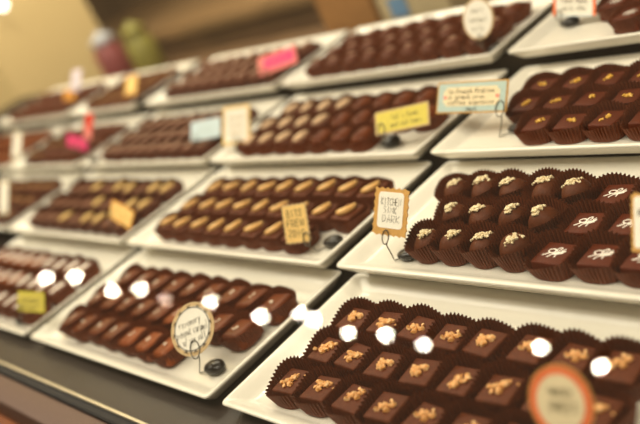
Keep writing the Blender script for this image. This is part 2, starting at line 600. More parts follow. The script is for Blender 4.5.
def place_sweet(kind, x, y, z, rz, tilt, label, group, pick):
    t = thing(NAMES[kind], label, 'chocolate', (x, y, z), rz, group)
    t.rotation_euler = (tilt[0], tilt[1], rz)
    for pname, key, n, fn, stuff in K(kind):
        v = variants(key, n, fn)
        o = bpy.data.objects.new(pname, v[pick.randrange(len(v))])
        C.objects.link(o)
        o.parent = t
        if stuff:
            o['kind'] = 'stuff'
        if pname not in ('bee_print', 'paper_cup') and stuff:
            o.rotation_euler = (0, 0, pick.uniform(-.5, .5))
            o.location = (pick.uniform(-.002, .002), pick.uniform(-.002, .002), 0)
        elif pname in ('cashew_nut', 'almond_nut', 'nut_half'):
            o.rotation_euler = (0, 0, pick.uniform(-.25, .25))
    return t


TRAYS = {}


def tray(row, x0, w, label):
    x0, w = x0 - .003, w + .006
    key = round(w, 3)
    if key not in TRAYS:
        o = finish(tray_mesh(w, D), 'serving_platter', 'porcelain')
        TRAYS[key] = o.data
    else:
        o = bpy.data.objects.new('serving_platter', TRAYS[key])
        C.objects.link(o)
    o.location = (x0, row * PITCH, rim_z(row) - TRAY_H)
    tag(o, label, 'platter', 'white platters of chocolates')
    return o


def fill(row, x0, lines, where, seed, start='card', tilt=0.0, w=W):
    """lines: for the front, middle and back row a list of (kind, x) ; labels count from the card or from the other end."""
    pick = random.Random(seed)
    ys = (.036, .0735, .1125)
    for r, line in enumerate(lines):
        per = {}
        placed = []
        for kind, x in line:
            px, py = to_frame((x0 + x, row * PITCH + ys[r], rim_z(row)))
            if not (-32 < px < 672 and -40 < py < 462):
                continue
            placed.append((kind, x))
        for kind, x in placed:
            fam = where[kind][0]
            per.setdefault(fam, []).append((kind, x))
        for fam, items in per.items():
            end = where[items[0][0]][1]
            rev = where[items[0][0]][2]
            items.sort(key=lambda q: q[1], reverse=rev)
            for i, (kind, x) in enumerate(items):
                label = f'{fam}, {ORD[i]} from {end}, {ROWS[r]} row'
                place_sweet(kind, x0 + x + pick.uniform(-.0012, .0012), row * PITCH + ys[r] + pick.uniform(-.0014, .0014), floor_z(row),
                            pick.uniform(-.10, .10), (pick.uniform(-.03, .03), tilt + pick.uniform(-.03, .03)), label, NAMES[kind].replace('_', ' ') + ' rows', pick)


def cols(kind, n=9, first=.055, step=.0342):
    return [(kind, first + step * i) for i in range(n)]


X = [0.0, W + GX - .003, 2 * (W + GX) - .004]

# front row of platters
tray(0, X[0], W, 'white platter of sugar-striped caramels behind the lime card')
ln = cols('dusted', 9, .05)
mixd = lambda l, ks: [(k2, x) for (k, x), k2 in zip(l, ks)]
dk = ['dusted'] * 5 + ['dusted_dark'] * 4
fill(0, X[0], [mixd(ln, dk), mixd(ln, dk), mixd(ln, dk)],
     {k: ('brown caramel square with white sugar stripe', 'end beyond the lime card', True) for k in ('dusted', 'dusted_dark')}, 11)

tray(0, X[1], W, 'white platter of glossy salted caramels behind the round sign')
sa = ['salted'] * 4 + ['salted_amber'] * 4 + ['salted'] * 2
front = [(k, x) for (k, x) in mixd(cols('salted', 8, .055), sa) if x < .29]
fill(0, X[1], [front, mixd(cols('salted', 9, .052), ['salted'] * 5 + ['salted_amber'] * 2 + ['salted'] * 2), cols('salted', 9, .060)],
     {k: ('glossy caramel sprinkled with salt', 'end away from round sign', False) for k in ('salted', 'salted_amber')}, 12, tilt=-.12)

tray(0, X[2], W, 'white platter of orange-crumbed chocolate squares behind the coral oval sign')
tf = lambda *xs: [('toffee', x) for x in xs]
fill(0, X[2], [tf(.054, .088, .123, .154, .190, .224, .258), tf(.056, .090, .123, .157, .193, .226, .260, .293), tf(.055, .088, .122, .155, .187, .223, .257, .290)],
     {'toffee': ('dark square with orange crumbs in fluted cup', 'bare platter end', False)}, 13)

# second row
tray(1, X[0] - W - GX, W, 'white platter of tan-crumbed chocolates behind the tall white card')
fill(1, X[0] - W - GX, [cols('tanflake')] * 3, {'tanflake': ('chocolate with tan crumbs', 'the nut-topped platter', True)}, 21)
tray(1, X[0], W, 'white platter of nut-topped squares behind the tilted orange card')
hz = cols('hazel', 9, .052)
hk = [['hazel' if i in on else 'hazel_plain' for i in range(9)] for on in ((3, 5, 6), (4, 7, 8), (2, 4, 5, 7, 8))]
fill(1, X[0], [mixd(hz, k) for k in hk], {'hazel': ('plum-brown square topped with a tan nut', 'the orange card', True),
                                       'hazel_plain': ('bare plum-brown square beside nut-topped ones', 'the orange card', True)}, 22)
tray(1, X[1], W, 'white platter of cashew-topped chocolates behind the apricot card')
fill(1, X[1], [cols('cashew', 8, .056, .0345), cols('cashew', 9, .058, .0345), cols('cashew', 9, .060, .0345)],
     {'cashew': ('dark chocolate topped with one golden cashew', 'end away from apricot card', False)}, 23)
tray(1, X[2], W, 'white platter of nut-topped truffles and bee-printed squares by the kraft sign')
tr = lambda a, b: [('truffle', x) for x in a] + [('bee', x) for x in b]
fill(1, X[2] + .0045, [tr((.077, .106, .135, .165), (.199, .234, .268)), tr((.080, .109, .138, .168), (.204, .239, .274)), tr((.052, .083, .113, .145, .175), (.208, .243, .278))],
     {'truffle': ('round truffle with chopped pale nuts', 'the kraft sign', False), 'bee': ('square with white bee print', 'the truffles', False)}, 24)

# third row
tray(2, -.700, .36, 'white platter of brown caramel squares behind the tall cream card')
fill(2, -.700, [cols('amber_square')] * 3, {'amber_square': ('bare caramel-brown square', 'the tan mound platter', True)}, 31)
tray(2, -.316, .29, 'white platter of dark mounds behind the magenta card')
fill(2, -.316, [cols('tanflake', 2) + cols('mound', 5, .124), cols('tanflake', 3) + cols('mound', 4, .158), cols('mound', 7)],
     {'mound': ('smooth dark mound', 'the red strip card', True), 'tanflake': ('crumbed chocolate among dark mounds', 'the mounds', True)}, 32)
tray(2, X[0], W, 'white platter of swirl-topped squares behind the ice-blue card')
fill(2, X[0], [cols('swirl')] * 3, {'swirl': ('plum square with two pale swirls', 'the ice-blue card', True)}, 33)
tray(2, X[1], W, 'white platter of almond-topped and ridged chocolates behind the yellow card')
al = lambda n, m, f: cols('almond', n, f) + cols('wave', m, f + .0342 * n)
fill(2, X[1], [al(4, 3, .055), al(4, 5, .052), al(4, 5, .055)],
     {'almond': ('dark square topped with one almond', 'the tall cream sign', False), 'wave': ('bare ridged chocolate', 'the almond-topped squares', False)}, 34)
tray(2, X[2], W, 'white platter of gold-flecked squares behind the blue-bordered sign')
gd = lambda *xs: [('gold', x) for x in xs]
fill(2, X[2] + .003, [gd(.099, .133, .168, .203, .238), gd(.063, .096, .131, .166, .201), gd(.057, .094, .129, .163, .197)],
     {'gold': ('dark square with gold flecks in tall cup', 'the blue-bordered sign', False)}, 35)

# back row
tray(3, -.700, .37, 'white platter of dark mounds behind the small amber card')
fill(3, -.700, [cols('mound', 9, .058)] * 3, {'mound': ('dark mound on the platter with amber card', 'the peach card', True)}, 41)
tray(3, -.305, .25, 'white platter of cream-striped chocolates behind the peach card')
fill(3, -.305, [cols('creamy', 6, .06)] * 3, {'creamy': ('chocolate with tan cream stripe', 'the pink sign', True)}, 42)
tray(3, X[0], W, 'white platter of ridged mounds behind the pink sign')
fill(3, X[0], [cols('glossy_mound')] * 3, {'glossy_mound': ('plum mound with two shiny ridges', 'the pink sign', True)}, 43)
tray(3, X[1], W, 'white platter of pale-flecked mounds behind the oval cream sign')
fill(3, X[1], [cols('flecked', 9, .048)] * 3, {'flecked': ('dark mound with pale flecks', 'end away from oval sign', False)}, 44)
tray(3, X[2], W, 'white platter of star-printed squares behind the orange-edged sign')
fill(3, X[2], [[('starred', x) for x in (.122, .158, .194)], [('starred', x) for x in (.086, .121, .157)], [('starred', x) for x in (.080, .115, .150)]],
     {'starred': ('square with white star print', 'the orange-edged sign', False)}, 45)

# ------------------------------------------------------------------ signs
GLYPH = {
    'A': [[(0, 0), (.5, 1), (1, 0)], [(.2, .4), (.8, .4)]], 'B': [[(0, 0), (0, 1), (.7, .95), (.75, .6), (0, .52), (.85, .4), (.8, .05), (0, 0)]],
    'C': [[(1, .85), (.5, 1), (0, .6), (.1, .15), (.6, 0), (1, .15)]], 'D': [[(0, 0), (0, 1), (.7, .9), (1, .5), (.7, .1), (0, 0)]],
    'E': [[(1, 1), (0, 1), (0, 0), (1, 0)], [(0, .5), (.8, .5)]], 'F': [[(1, 1), (0, 1), (0, 0)], [(0, .5), (.8, .5)]],
    'G': [[(1, .85), (.5, 1), (0, .6), (.1, .1), (.7, 0), (1, .4), (.6, .4)]], 'H': [[(0, 0), (0, 1)], [(1, 0), (1, 1)], [(0, .5), (1, .5)]],
    'I': [[(.5, 0), (.5, 1)]], 'K': [[(0, 0), (0, 1)], [(1, 1), (0, .45), (1, 0)]], 'L': [[(0, 1), (0, 0), (.9, 0)]],
    'M': [[(0, 0), (.1, 1), (.5, .3), (.9, 1), (1, 0)]], 'N': [[(0, 0), (0, 1), (1, 0), (1, 1)]], 'O': [[(.5, 1), (0, .6), (.1, .1), (.6, 0), (1, .4), (.9, .9), (.5, 1)]],
    'P': [[(0, 0), (0, 1), (.9, .9), (.85, .5), (0, .45)]], 'R': [[(0, 0), (0, 1), (.9, .9), (.8, .5), (0, .45), (1, 0)]],
    'S': [[(1, .9), (.4, 1), (.05, .75), (.9, .35), (.6, 0), (0, .1)]], 'T': [[(0, 1), (1, 1)], [(.5, 1), (.5, 0)]], 'U': [[(0, 1), (.05, .2), (.5, 0), (.95, .2), (1, 1)]],
    'V': [[(0, 1), (.5, 0), (1, 1)]], 'W': [[(0, 1), (.25, 0), (.5, .7), (.75, 0), (1, 1)]], 'Y': [[(0, 1), (.5, .5), (1, 1)], [(.5, .5), (.4, 0)]], 'Z': [[(0, 1), (1, 1), (0, 0), (1, 0)]],
    'a': [[(.8, .55), (.3, .6), (.05, .25), (.3, 0), (.8, .2), (.8, .6), (1, 0)]], 'c': [[(.9, .5), (.4, .6), (.05, .3), (.4, 0), (.95, .1)]],
    'e': [[(.05, .3), (.9, .35), (.5, .62), (.05, .3), (.4, 0), (1, .1)]], 'i': [[(.4, .6), (.5, 0), (.7, .05)], [(.45, .85), (.5, .9)]], 'l': [[(.3, 1), (.4, 0), (.7, .05)]],
    'm': [[(0, 0), (.05, .6), (.3, .55), (.45, 0), (.5, .55), (.8, .55), (1, 0)]], 'n': [[(0, 0), (.05, .6), (.1, .4), (.6, .6), (.8, 0), (1, .05)]],
    'o': [[(.5, .6), (.05, .3), (.4, 0), (.9, .25), (.5, .6), (1, .5)]], 'p': [[(.1, .6), (0, -.4)], [(.05, .5), (.6, .6), (.85, .3), (.4, 0), (.05, .15)]],
    'r': [[(.05, .6), (.2, 0), (.25, .4), (.9, .6)]], 's': [[(.9, .6), (.3, .5), (.8, .2), (.3, 0), (0, .1)]], 't': [[(.4, .95), (.45, 0), (.8, .1)], [(.05, .6), (.9, .62)]],
    'u': [[(.05, .6), (.15, .05), (.7, .1), (.75, .6), (.9, 0)]], 'w': [[(0, .6), (.25, 0), (.5, .5), (.75, 0), (1, .6)]], 'y': [[(.05, .6), (.3, .1), (.8, .6)], [(.8, .6), (.2, -.4)]],
    'd': [[(.8, .55), (.3, .6), (.05, .25), (.3, 0), (.8, .2)], [(.85, 1), (.9, 0)]], 'g': [[(.8, .55), (.3, .6), (.05, .25), (.4, .05), (.8, .5), (.7, -.4), (.1, -.3)]],
    'h': [[(.1, 1), (.1, 0), (.3, .5), (.7, .5), (.9, 0)]], 'b': [[(.1, 1), (.1, 0), (.8, .1), (.8, .5), (.1, .4)]], 'k': [[(.1, 1), (.1, 0)], [(.8, .6), (.1, .25), (.9, 0)]],
    'f': [[(.9, .9), (.5, 1), (.35, 0)], [(.05, .55), (.8, .55)]], '/': [[(0, -.1), (.8, 1)]], "'": [[(.5, 1), (.4, .8)]], '&': [[(1, 0), (.2, .8), (.5, 1), (.7, .8), (.05, .3), (.4, 0), (1, .4)]],
}


def write(bm, text, cx, cy, h, width, wpen, z, jit=None):
    n = len(text)
    adv = width / max(1, n)
    for i, ch in enumerate(text):
        for pl in GLYPH.get(ch, []):
            pts = []
            for gx, gy in pl:
                dx = jit.uniform(-.05, .05) if jit else 0
                dy = jit.uniform(-.05, .05) if jit else 0
                pts.append((cx - width / 2 + adv * (i + .12 + (gx + dx) * .74), cy + (gy - .5 + dy) * h))
            stroke_bm(bm, pts, wpen, z)


def outline(shape, w, h):
    if shape == 'rect':
        return rrect(w, h, min(w, h) * .03, 2)
    if shape == 'round':
        return rrect(w, h, min(w, h) * .12, 5)
    if shape == 'oval':
        return [(w / 2 * math.cos(2 * PI * k / 48), h / 2 * math.sin(2 * PI * k / 48)) for k in range(48)]
    if shape == 'scallop':
        out = []
        per = 2 * (w + h)
        nsc = 24
        base = rrect(w, h, min(w, h) * .06, 3)
        L = [0]
        for a, b in zip(base, base[1:] + base[:1]):
            L.append(L[-1] + math.hypot(b[0] - a[0], b[1] - a[1]))
        N = nsc * 6
        for k in range(N):
            s = L[-1] * k / N
            i = max(j for j in range(len(base)) if L[j] <= s)
            a, b = base[i], base[(i + 1) % len(base)]
            t = (s - L[i]) / max(1e-9, L[i + 1] - L[i])
            x, y = a[0] + (b[0] - a[0]) * t, a[1] + (b[1] - a[1]) * t
            q = 1 - .065 * abs(math.sin(PI * nsc * k / N))
            out.append((x * q, y * q))
        return out
    if shape == 'plaque':
        out = []
        r = h * .32
        for sx, sy, seq in ((1, 1, 0), (-1, 1, 1), (-1, -1, 2), (1, -1, 3)):
            cx, cy = sx * w / 2, sy * h / 2
            ang = {0: (270, 180), 1: (0, -90), 2: (90, 0), 3: (180, 90)}[seq]
            for k in range(5):
                a = math.radians(ang[0] + (ang[1] - ang[0]) * k / 4)
                out.append((cx + r * math.cos(a) * .6, cy + r * math.sin(a) * .6))
        return out


class Card:
    """A card held in its own tilted frame: local x along the card, y up the card, z out towards the reader."""

    def __init__(s, name, label, spec, root_loc):
        s.c, s.r, s.u = Vector(spec[1]), Vector(spec[2]).normalized(), Vector(spec[3]).normalized()
        s.n = s.r.cross(s.u).normalized()
        s.w, s.h = spec[4], spec[5]
        s.root = root_loc

    def P(s, x, y, z):
        return s.c + s.r * x + s.u * y + s.n * z - s.root

    def bake(s, bm):
        for v in bm.verts:
            v.co = s.P(*v.co)
        return bm

    def slab(s, name, shape, w, h, z0, z1, m, parent, dx=0, dy=0):
        bm = bmesh.new()
        o = outline(shape, w, h)
        loops(bm, [[(x + dx, y + dy, z0) for x, y in o], [(x + dx, y + dy, z1) for x, y in o]])
        return finish(s.bake(bm), name, m, parent, smooth=False)

    def ink(s, name, m, parent, fn):
        bm = bmesh.new()
        fn(bm)
        return finish(s.bake(bm), name, m, parent, smooth=False)


def sign(label, spec, shape, m, layers, text=None, ink='ink', pen=.0006, loop=(0, -.42), loop_r=.0042, base_at=(.014, .004), wire='wire', extra=None, foot=None, row=0, pebble=1.0):
    row = spec[0]
    c = Vector(spec[1])
    F = Vector(spec[6]) if spec[6] else Vector(foot)
    F.z = floor_z(row)
    root = thing('sign_stand', label, 'sign', F)
    k = Card('card', label, spec, F)
    card = k.slab('card', shape, k.w, k.h, -.0004, .0004, m, root)
    z = .0004
    for name, sh, fw, fh, mm, dx, dy in layers:
        k.slab(name, sh, k.w * fw, k.h * fh, z, z + .00025, mm, card, dx * k.w, dy * k.h)
        z += .00025
    if extra:
        extra(k, card, z)
    if text:
        def fn(bm):
            jit = random.Random(5)
            for t, fx, fy, fw, fh in text:
                write(bm, t, fx * k.w, fy * k.h, fh * k.h, fw * k.w, pen, z + .0003, jit)
        k.ink('lettering', ink, card, fn)
    # bent wire: foot, rise, then a loop that grips the lower edge of the card
    lx, ly = loop[0] * k.w, loop[1] * k.h
    pts = [Vector((base_at[0] * .6, base_at[1] * .6, .002)), Vector((0, 0, .0012))]
    low = k.P(lx + loop_r * .5, ly - loop_r * 1.5, .0016)
    mid = (Vector((0, 0, .0012)) + low) / 2 + Vector((.002, -.001, 0))
    a, b, cc = pts[1], mid, low
    for i in range(1, 7):
        t = i / 6
        pts.append(a * (1 - t) ** 2 + b * 2 * t * (1 - t) + cc * t * t)
    for i in range(1, 21):
        ang = math.radians(-70 + 400 * i / 20)
        pts.append(k.P(lx + loop_r * .75 * math.cos(ang), ly + loop_r * 1.3 * math.sin(ang), .0016))
    bm = bmesh.new()
    tube(bm, pts, .00055, 6)
    finish(bm, 'wire_clip', wire, root)
    # dark pebble-shaped weight at the foot
    bm = bmesh.new()
    bmesh.ops.create_icosphere(bm, subdivisions=3, radius=1)
    for v in bm.verts:
        x, y, z_ = v.co
        v.co = (base_at[0] + x * .0105 * pebble, base_at[1] + y * .0075 * pebble, .0045 * pebble + z_ * .0045 * pebble * (1 + .2 * math.sin(2 * x)))
    finish(bm, 'weight', 'stone', root)
    return root


S = {
    'kitchen': (1, (0.8228, 0.1905, 0.054), (0.9957, 0.0241, -0.0896), (0.0593, 0.5775, 0.8142), 0.0381, 0.0404, (0.8152, 0.1785, 0.0117)),
    'rosemary': (0, (0.7023, 0.0388, 0.0327), (0.8178, 0.5643, 0.1126), (-0.4836, 0.5678, 0.6661), 0.0452, 0.0468, (0.694, 0.0268, -0.009)),
    'cashew': (1, (0.7024, 0.1795, 0.0447), (0.9468, 0.3184, -0.0472), (-0.1077, 0.4515, 0.8858), 0.0287, 0.0377, (0.711, 0.1815, 0.0117)),
    'blue': (2, (0.7974, 0.3568, 0.0716), (0.9944, 0.0679, -0.0814), (0.0227, 0.6138, 0.7892), 0.0789, 0.0302, (0.8213, 0.3458, 0.0323)),
    'yellow': (2, (0.7166, 0.339, 0.0637), (0.957, 0.2897, -0.0137), (-0.1762, 0.6183, 0.7659), 0.0628, 0.024, (0.6682, 0.335, 0.0323)),
    'ovaltop': (3, (0.7278, 0.485, 0.1005), (0.9907, 0.0864, -0.1053), (0.0634, 0.3918, 0.9179), 0.038, 0.0438, (0.722, 0.482, 0.053)),
    'striped': (3, (0.8169, 0.5271, 0.0857), (0.9903, -0.0074, -0.139), (0.133, 0.3444, 0.9294), 0.0492, 0.0295, (0.7976, 0.5271, 0.053)),
    'orange': (0, (1.076, 0.036, 0.0477), (0.988, 0.1416, -0.0618), (-0.0114, 0.4657, 0.8849), 0.0364, 0.040, None),
    'beecard': (1, (1.0603, 0.1782, 0.0627), (0.9772, 0.2122, -0.0044), (-0.147, 0.6917, 0.7071), 0.0219, 0.0383, None),
    'hazel': (1, (0.3338, 0.1884, 0.0368), (0.9321, -0.0364, -0.3603), (0.2982, 0.6414, 0.7068), 0.046, 0.0233, (0.274, 0.1884, 0.0117)),
    'lime': (0, (0.3862, 0.0224, 0.033), (0.8791, 0.399, -0.2608), (0.0109, 0.5302, 0.8478), 0.0364, 0.0227, (0.2902, 0.0224, -0.009)),
    'paleblue': (2, (0.3395, 0.3511, 0.0646), (0.8134, 0.5576, -0.1657), (-0.332, 0.6788, 0.655), 0.0431, 0.0286, (0.3052, 0.3451, 0.0323)),
    'creamtall': (2, (0.4098, 0.3531, 0.0662), (0.8146, 0.5398, -0.212), (-0.2542, 0.6609, 0.7061), 0.0366, 0.0523, (0.3949, 0.3431, 0.0323)),
    'pink': (3, (0.3375, 0.5091, 0.0852), (0.7961, 0.604, -0.0376), (-0.4617, 0.6463, 0.6076), 0.0589, 0.0317, (0.28, 0.5061, 0.053)),
    'magenta': (2, (-0.0143, 0.3303, 0.0714), (0.9014, 0.2016, -0.3832), (0.2499, 0.4804, 0.8407), 0.0443, 0.0195, None),
    'redstrip': (2, (0.0337, 0.3403, 0.092), (0.8393, 0.4473, -0.3092), (-0.0915, 0.6766, 0.7306), 0.014, 0.0428, None),
    'peach': (3, (-0.0592, 0.4895, 0.0936), (0.8124, 0.5626, -0.1532), (-0.4015, 0.7303, 0.5527), 0.0224, 0.043, None),
    'amber': (3, (-0.3241, 0.4945, 0.0939), (0.7856, 0.5422, -0.298), (-0.0886, 0.5753, 0.8131), 0.0238, 0.0206, None),
    'mauve': (3, (-0.3046, 0.5145, 0.1157), (0.8364, 0.4693, -0.2832), (-0.1694, 0.7127, 0.6807), 0.0203, 0.0457, None),
    'cream1': (2, (-0.2833, 0.3353, 0.0727), (0.7992, 0.553, -0.2353), (-0.2564, 0.6679, 0.6987), 0.0169, 0.0519, None),
    'cream2': (1, (-0.0332, 0.1862, 0.0573), (0.8021, 0.5502, -0.2321), (-0.2047, 0.6185, 0.7586), 0.016, 0.053, None),
}

sign('kraft sign with scalloped edge reading KITCHEN SINK DARK beside the truffles', S['kitchen'], 'scallop', 'kraft', [('white_panel', 'round', .72, .74, 'paper', 0, .035)],
     [('KITCHEN', .01, .21, .58, .15), ('SINK', .0, .04, .40, .13), ('DARK', .04, -.14, .52, .15)], pen=.0004, loop=(-.06, -.52), loop_r=.0046, wire='wire_dark', base_at=(.012, .006))


def ros_extra(k, card, z):
    def fn(bm):
        for a in (0,):
            stroke_bm(bm, [(k.w * .40 * math.cos(t * 2 * PI / 48), k.h * .40 * math.sin(t * 2 * PI / 48)) for t in range(49)], .0008, z + .0003)
        for q in range(12):
            a = q * 2 * PI / 12
            for da in (-.1, 0, .1):
                stroke_bm(bm, [(k.w * .41 * math.cos(a), k.h * .41 * math.sin(a)), (k.w * .455 * math.cos(a + da), k.h * .455 * math.sin(a + da))], .0006, z + .0003)
    k.ink('border_line', 'ink', card, fn)


sign('round cream sign with black ring border on the salted caramel platter', S['rosemary'], 'oval', 'kraft_pale', [('cream_panel', 'oval', .84, .84, 'paper', 0, 0)],
     [('rosemary', -.03, .15, .52, .15), ('pinenut caramel', 0, -.02, .74, .15), ('w/ sea salt', .02, -.19, .54, .14)], pen=.0004, loop=(.0, -.40), loop_r=.0062, base_at=(.017, .008),
     extra=ros_extra, wire='wire', pebble=1.15)


def scal_extra(k, card, z):
    pass


sign('apricot sign with three lettered lines on the cashew platter', S['cashew'], 'scallop', 'kraft_pale', [('apricot_panel', 'rect', .88, .90, 'apricot', 0, 0)],
     [('BITS', 0, .26, .62, .17), ('FREW', 0, .02, .70, .17), ('ZOIC', 0, -.23, .66, .17)], ink='ink_soft', pen=.0008, loop=(.36, -.40), loop_r=.0048, base_at=(.013, .012), pebble=1.1)


def blue_extra(k, card, z):
    for sx in (-1, 1):
        def fn(bm, sx=sx):
            cx = sx * k.w * .37
            o = []
            for t in range(20):
                a = t * 2 * PI / 20
                x = 16 * math.sin(a) ** 3
                y = 13 * math.cos(a) - 5 * math.cos(2 * a) - 2 * math.cos(3 * a) - math.cos(4 * a)
                o.append((cx + x * .00014, y * .00014, z + .0002))
            bm.faces.new([bm.verts.new(p) for p in o])
        k.ink('pink_heart', 'pink_soft', card, fn)


sign('wide sign with pale blue border and cream panel on the gold-flecked platter', S['blue'], 'rect', 'kraft', [('blue_panel', 'rect', .955, .90, 'blue', 0, 0), ('cream_panel', 'plaque', .80, .60, 'cream', 0, .02)],
     [('la French Praline', 0, .19, .66, .15), ('a grand cruu', -.06, .01, .52, .13), ('coffee espresso', 0, -.16, .66, .13), ('dark', .02, -.37, .16, .10)], pen=.0006, loop=(.42, -.40), loop_r=.0058, base_at=(.016, .010),
     extra=blue_extra)
sign('yellow sign with two lettered lines on the almond platter', S['yellow'], 'rect', 'kraft_pale', [('yellow_panel', 'rect', .94, .86, 'yellow', 0, 0)],
     [("let's bean", .06, .16, .5, .22), ('and nut bars', .08, -.18, .58, .22)], ink='ink_soft', pen=.0006, loop=(-.38, -.30), loop_r=.0050, base_at=(.016, .006), pebble=1.25)
sign('oval cream sign with tan rim on the pale-flecked mound platter', S['ovaltop'], 'oval', 'kraft_pale', [('cream_panel', 'oval', .90, .91, 'paper', 0, 0)],
     [('malt', 0, .22, .4, .13), ('caramel', 0, .0, .6, .13), ('milk', 0, -.22, .4, .13)], ink='ink_soft', pen=.0005, loop=(.05, -.50), base_at=(.012, .006))


def stripe_extra(k, card, z):
    for sx in (-1, 1):
        k.slab('orange_edge', 'rect', k.w * .07, k.h * .98, z, z + .0002, 'coral', card, sx * k.w * .46, 0)


sign('white sign with orange side edges on the star-print platter', S['striped'], 'rect', 'ice', [('white_panel', 'rect', .86, .92, 'paper', 0, 0)],
     [('passionfruit', 0, .2, .66, .14), ('lemon thyme', 0, .03, .6, .14), ('white choc', 0, -.22, .56, .14)], ink='ink_soft', pen=.0007, loop=(-.35, -.46), base_at=(.004, .003), extra=stripe_extra, pebble=1.1)
sign('oval coral-ringed sign with cream centre in front of the orange-crumbed squares', S['orange'], 'oval', 'kraft', [('coral_ring', 'oval', .95, .95, 'coral', 0, 0), ('cream_panel', 'oval', .73, .75, 'cream', 0, 0)],
     [('HONEY', .02, .14, .36, .10), ('SWEET', .04, -.05, .46, .13)], ink='ink_soft', pen=.0006, loop=(0, -.5), foot=(1.070, .022, 0), base_at=(.010, -.002))
sign('white sign with kraft rim beside the bee-printed squares', S['beecard'], 'scallop', 'kraft', [('white_panel', 'round', .80, .84, 'paper', 0, 0)],
     [('HONEY', 0, .15, .6, .14), ('BEE', 0, -.1, .4, .14)], pen=.0006, loop=(0, -.5), foot=(1.052, .176, 0), base_at=(.010, -.001))
sign('tilted orange card on the nut-topped square platter', S['hazel'], 'rect', 'orange', [('orange_panel', 'rect', .92, .86, 'apricot', 0, 0)], [('nut crisp', 0, .12, .7, .22), ('squares', 0, -.2, .6, .22)],
     ink='orange', pen=.0007, loop=(-.40, -.40), base_at=(.014, -.001))
sign('small lime-yellow card on the sugar-striped caramel platter', S['lime'], 'rect', 'lime', [('lime_panel', 'rect', .90, .84, 'yellow', 0, 0)], [('caramel', 0, .1, .7, .25), ('sugar', 0, -.22, .6, .22)],
     ink='ink_soft', pen=.0005, loop=(-.40, -.40), base_at=(.014, .0))
sign('ice-blue card on the swirl-topped square platter', S['paleblue'], 'rect', 'ice', [('blue_panel', 'rect', .90, .84, 'ice', 0, 0)], [('swirl', 0, .1, .5, .25), ('mocha', 0, -.2, .6, .22)],
     ink='blue', pen=.0007, loop=(-.35, -.42), base_at=(.012, .002))
sign('tall cream sign at the almond end of its platter', S['creamtall'], 'rect', 'apricot', [('white_panel', 'rect', .84, .86, 'paper', 0, 0)], [('almond', 0, .2, .6, .12), ('bark', 0, 0, .5, .12), ('dark', 0, -.2, .5, .12)],
     ink='kraft_pale', pen=.0007, loop=(0, -.44), base_at=(.014, .002), pebble=1.1)
sign('bright pink sign with soft coral border on the ridged mound platter', S['pink'], 'rect', 'pink_soft', [('pink_panel', 'rect', .78, .62, 'pink', .04, .02)], [('peppermint', .04, .02, .6, .2)],
     ink='pink_soft', pen=.0008, loop=(-.38, -.30), base_at=(.012, .0))
sign('magenta card low on the smooth mound platter', S['magenta'], 'rect', 'pink', [('pink_panel', 'rect', .88, .80, 'pink', 0, 0)], [('cherry', 0, 0, .6, .3)], ink='pink_soft', pen=.0008,
     loop=(0, -.45), foot=(-.010, .328, 0), base_at=(.012, 0))
sign('narrow red strip card above the smooth mound platter', S['redstrip'], 'rect', 'pink_soft', [('red_panel', 'rect', .95, .52, 'red', 0, .22)], None, loop=(0, -.48), foot=(.018, .334, 0), base_at=(-.010, -.002))
sign('peach card on the cream-striped chocolate platter', S['peach'], 'rect', 'orange', [('peach_panel', 'rect', .85, .85, 'apricot', 0, 0)], None, loop=(0, -.48), foot=(-.062, .486, 0), base_at=(.010, 0))
sign('small amber card on the platter of dark mounds', S['amber'], 'rect', 'orange', [('amber_panel', 'rect', .85, .85, 'orange', 0, 0)], None, loop=(0, -.45), foot=(-.350, .492, 0), base_at=(-.010, 0))
sign('narrow mauve-white card standing above the amber card', S['mauve'], 'rect', 'mauve', [('white_panel', 'rect', .85, .88, 'mauve', 0, 0)], None, loop=(0, -.48), foot=(-.372, .506, 0), base_at=(-.010, 0))
sign('tall narrow cream card before the caramel-brown squares', S['cream1'], 'rect', 'cream', [('white_panel', 'rect', .85, .9, 'paper', 0, 0)], None, loop=(0, -.48), foot=(-.286, .334, 0), base_at=(.004, -.002), pebble=.8)
sign('tall narrow white card before the tan-crumbed chocolates', S['cream2'], 'rect', 'cream', [('white_panel', 'rect', .85, .9, 'paper', 0, 0)], None, loop=(0, -.48), foot=(-.045, .184, 0), base_at=(-.010, -.001))

# ------------------------------------------------------------------ the glass case
X0, X1 = -1.0, 1.75
DECK = -TRAY_H
case = thing('display_case', 'long chocolate display case with sloping glass front and steel edge', 'display case', (.4, .3, -1.0))
O = Vector((.4, .3, -1.0))


def cpart(name, a, b, m, parent=case, bevel=0):
    return boxobj(name, Vector(a) - O, Vector(b) - O, m, parent, bevel)


cpart('deck', (X0, -.044, DECK - .03), (X1, .70, DECK), 'deck')
for r in (1, 2, 3):
    cpart('step', (X0 + .01, r * PITCH + .027, rim_z(r - 1) - TRAY_H - .0004 if r > 1 else DECK), (X1 - .01, .66, rim_z(r) - TRAY_H - .0004), 'cloth')
cpart('glass_channel', (X0, -.0366, DECK), (X1, -.0340, DECK + .0030), 'steel')
cpart('gasket', (X0, -.0455, DECK - .020), (X1, -.0441, DECK - .0005), 'black')
cpart('gasket', (X0, -.0441, DECK), (X1, -.0366, DECK + .0004), 'black')
cpart('ledge', (X0, -.0740, DECK - .032), (X1, -.0457, DECK - .002), 'ledge', bevel=.002)
cpart('front_panel', (X0 + .005, -.100, -.94), (X1 - .005, -.045, DECK - .0325), 'wood', bevel=.004)
cpart('base_cabinet', (X0 + .02, -.044, -.94), (X1 - .02, .69, DECK - .0305), 'wood')
cpart('plinth', (X0 + .05, -.02, -1.0), (X1 - .05, .64, -.94), 'black')
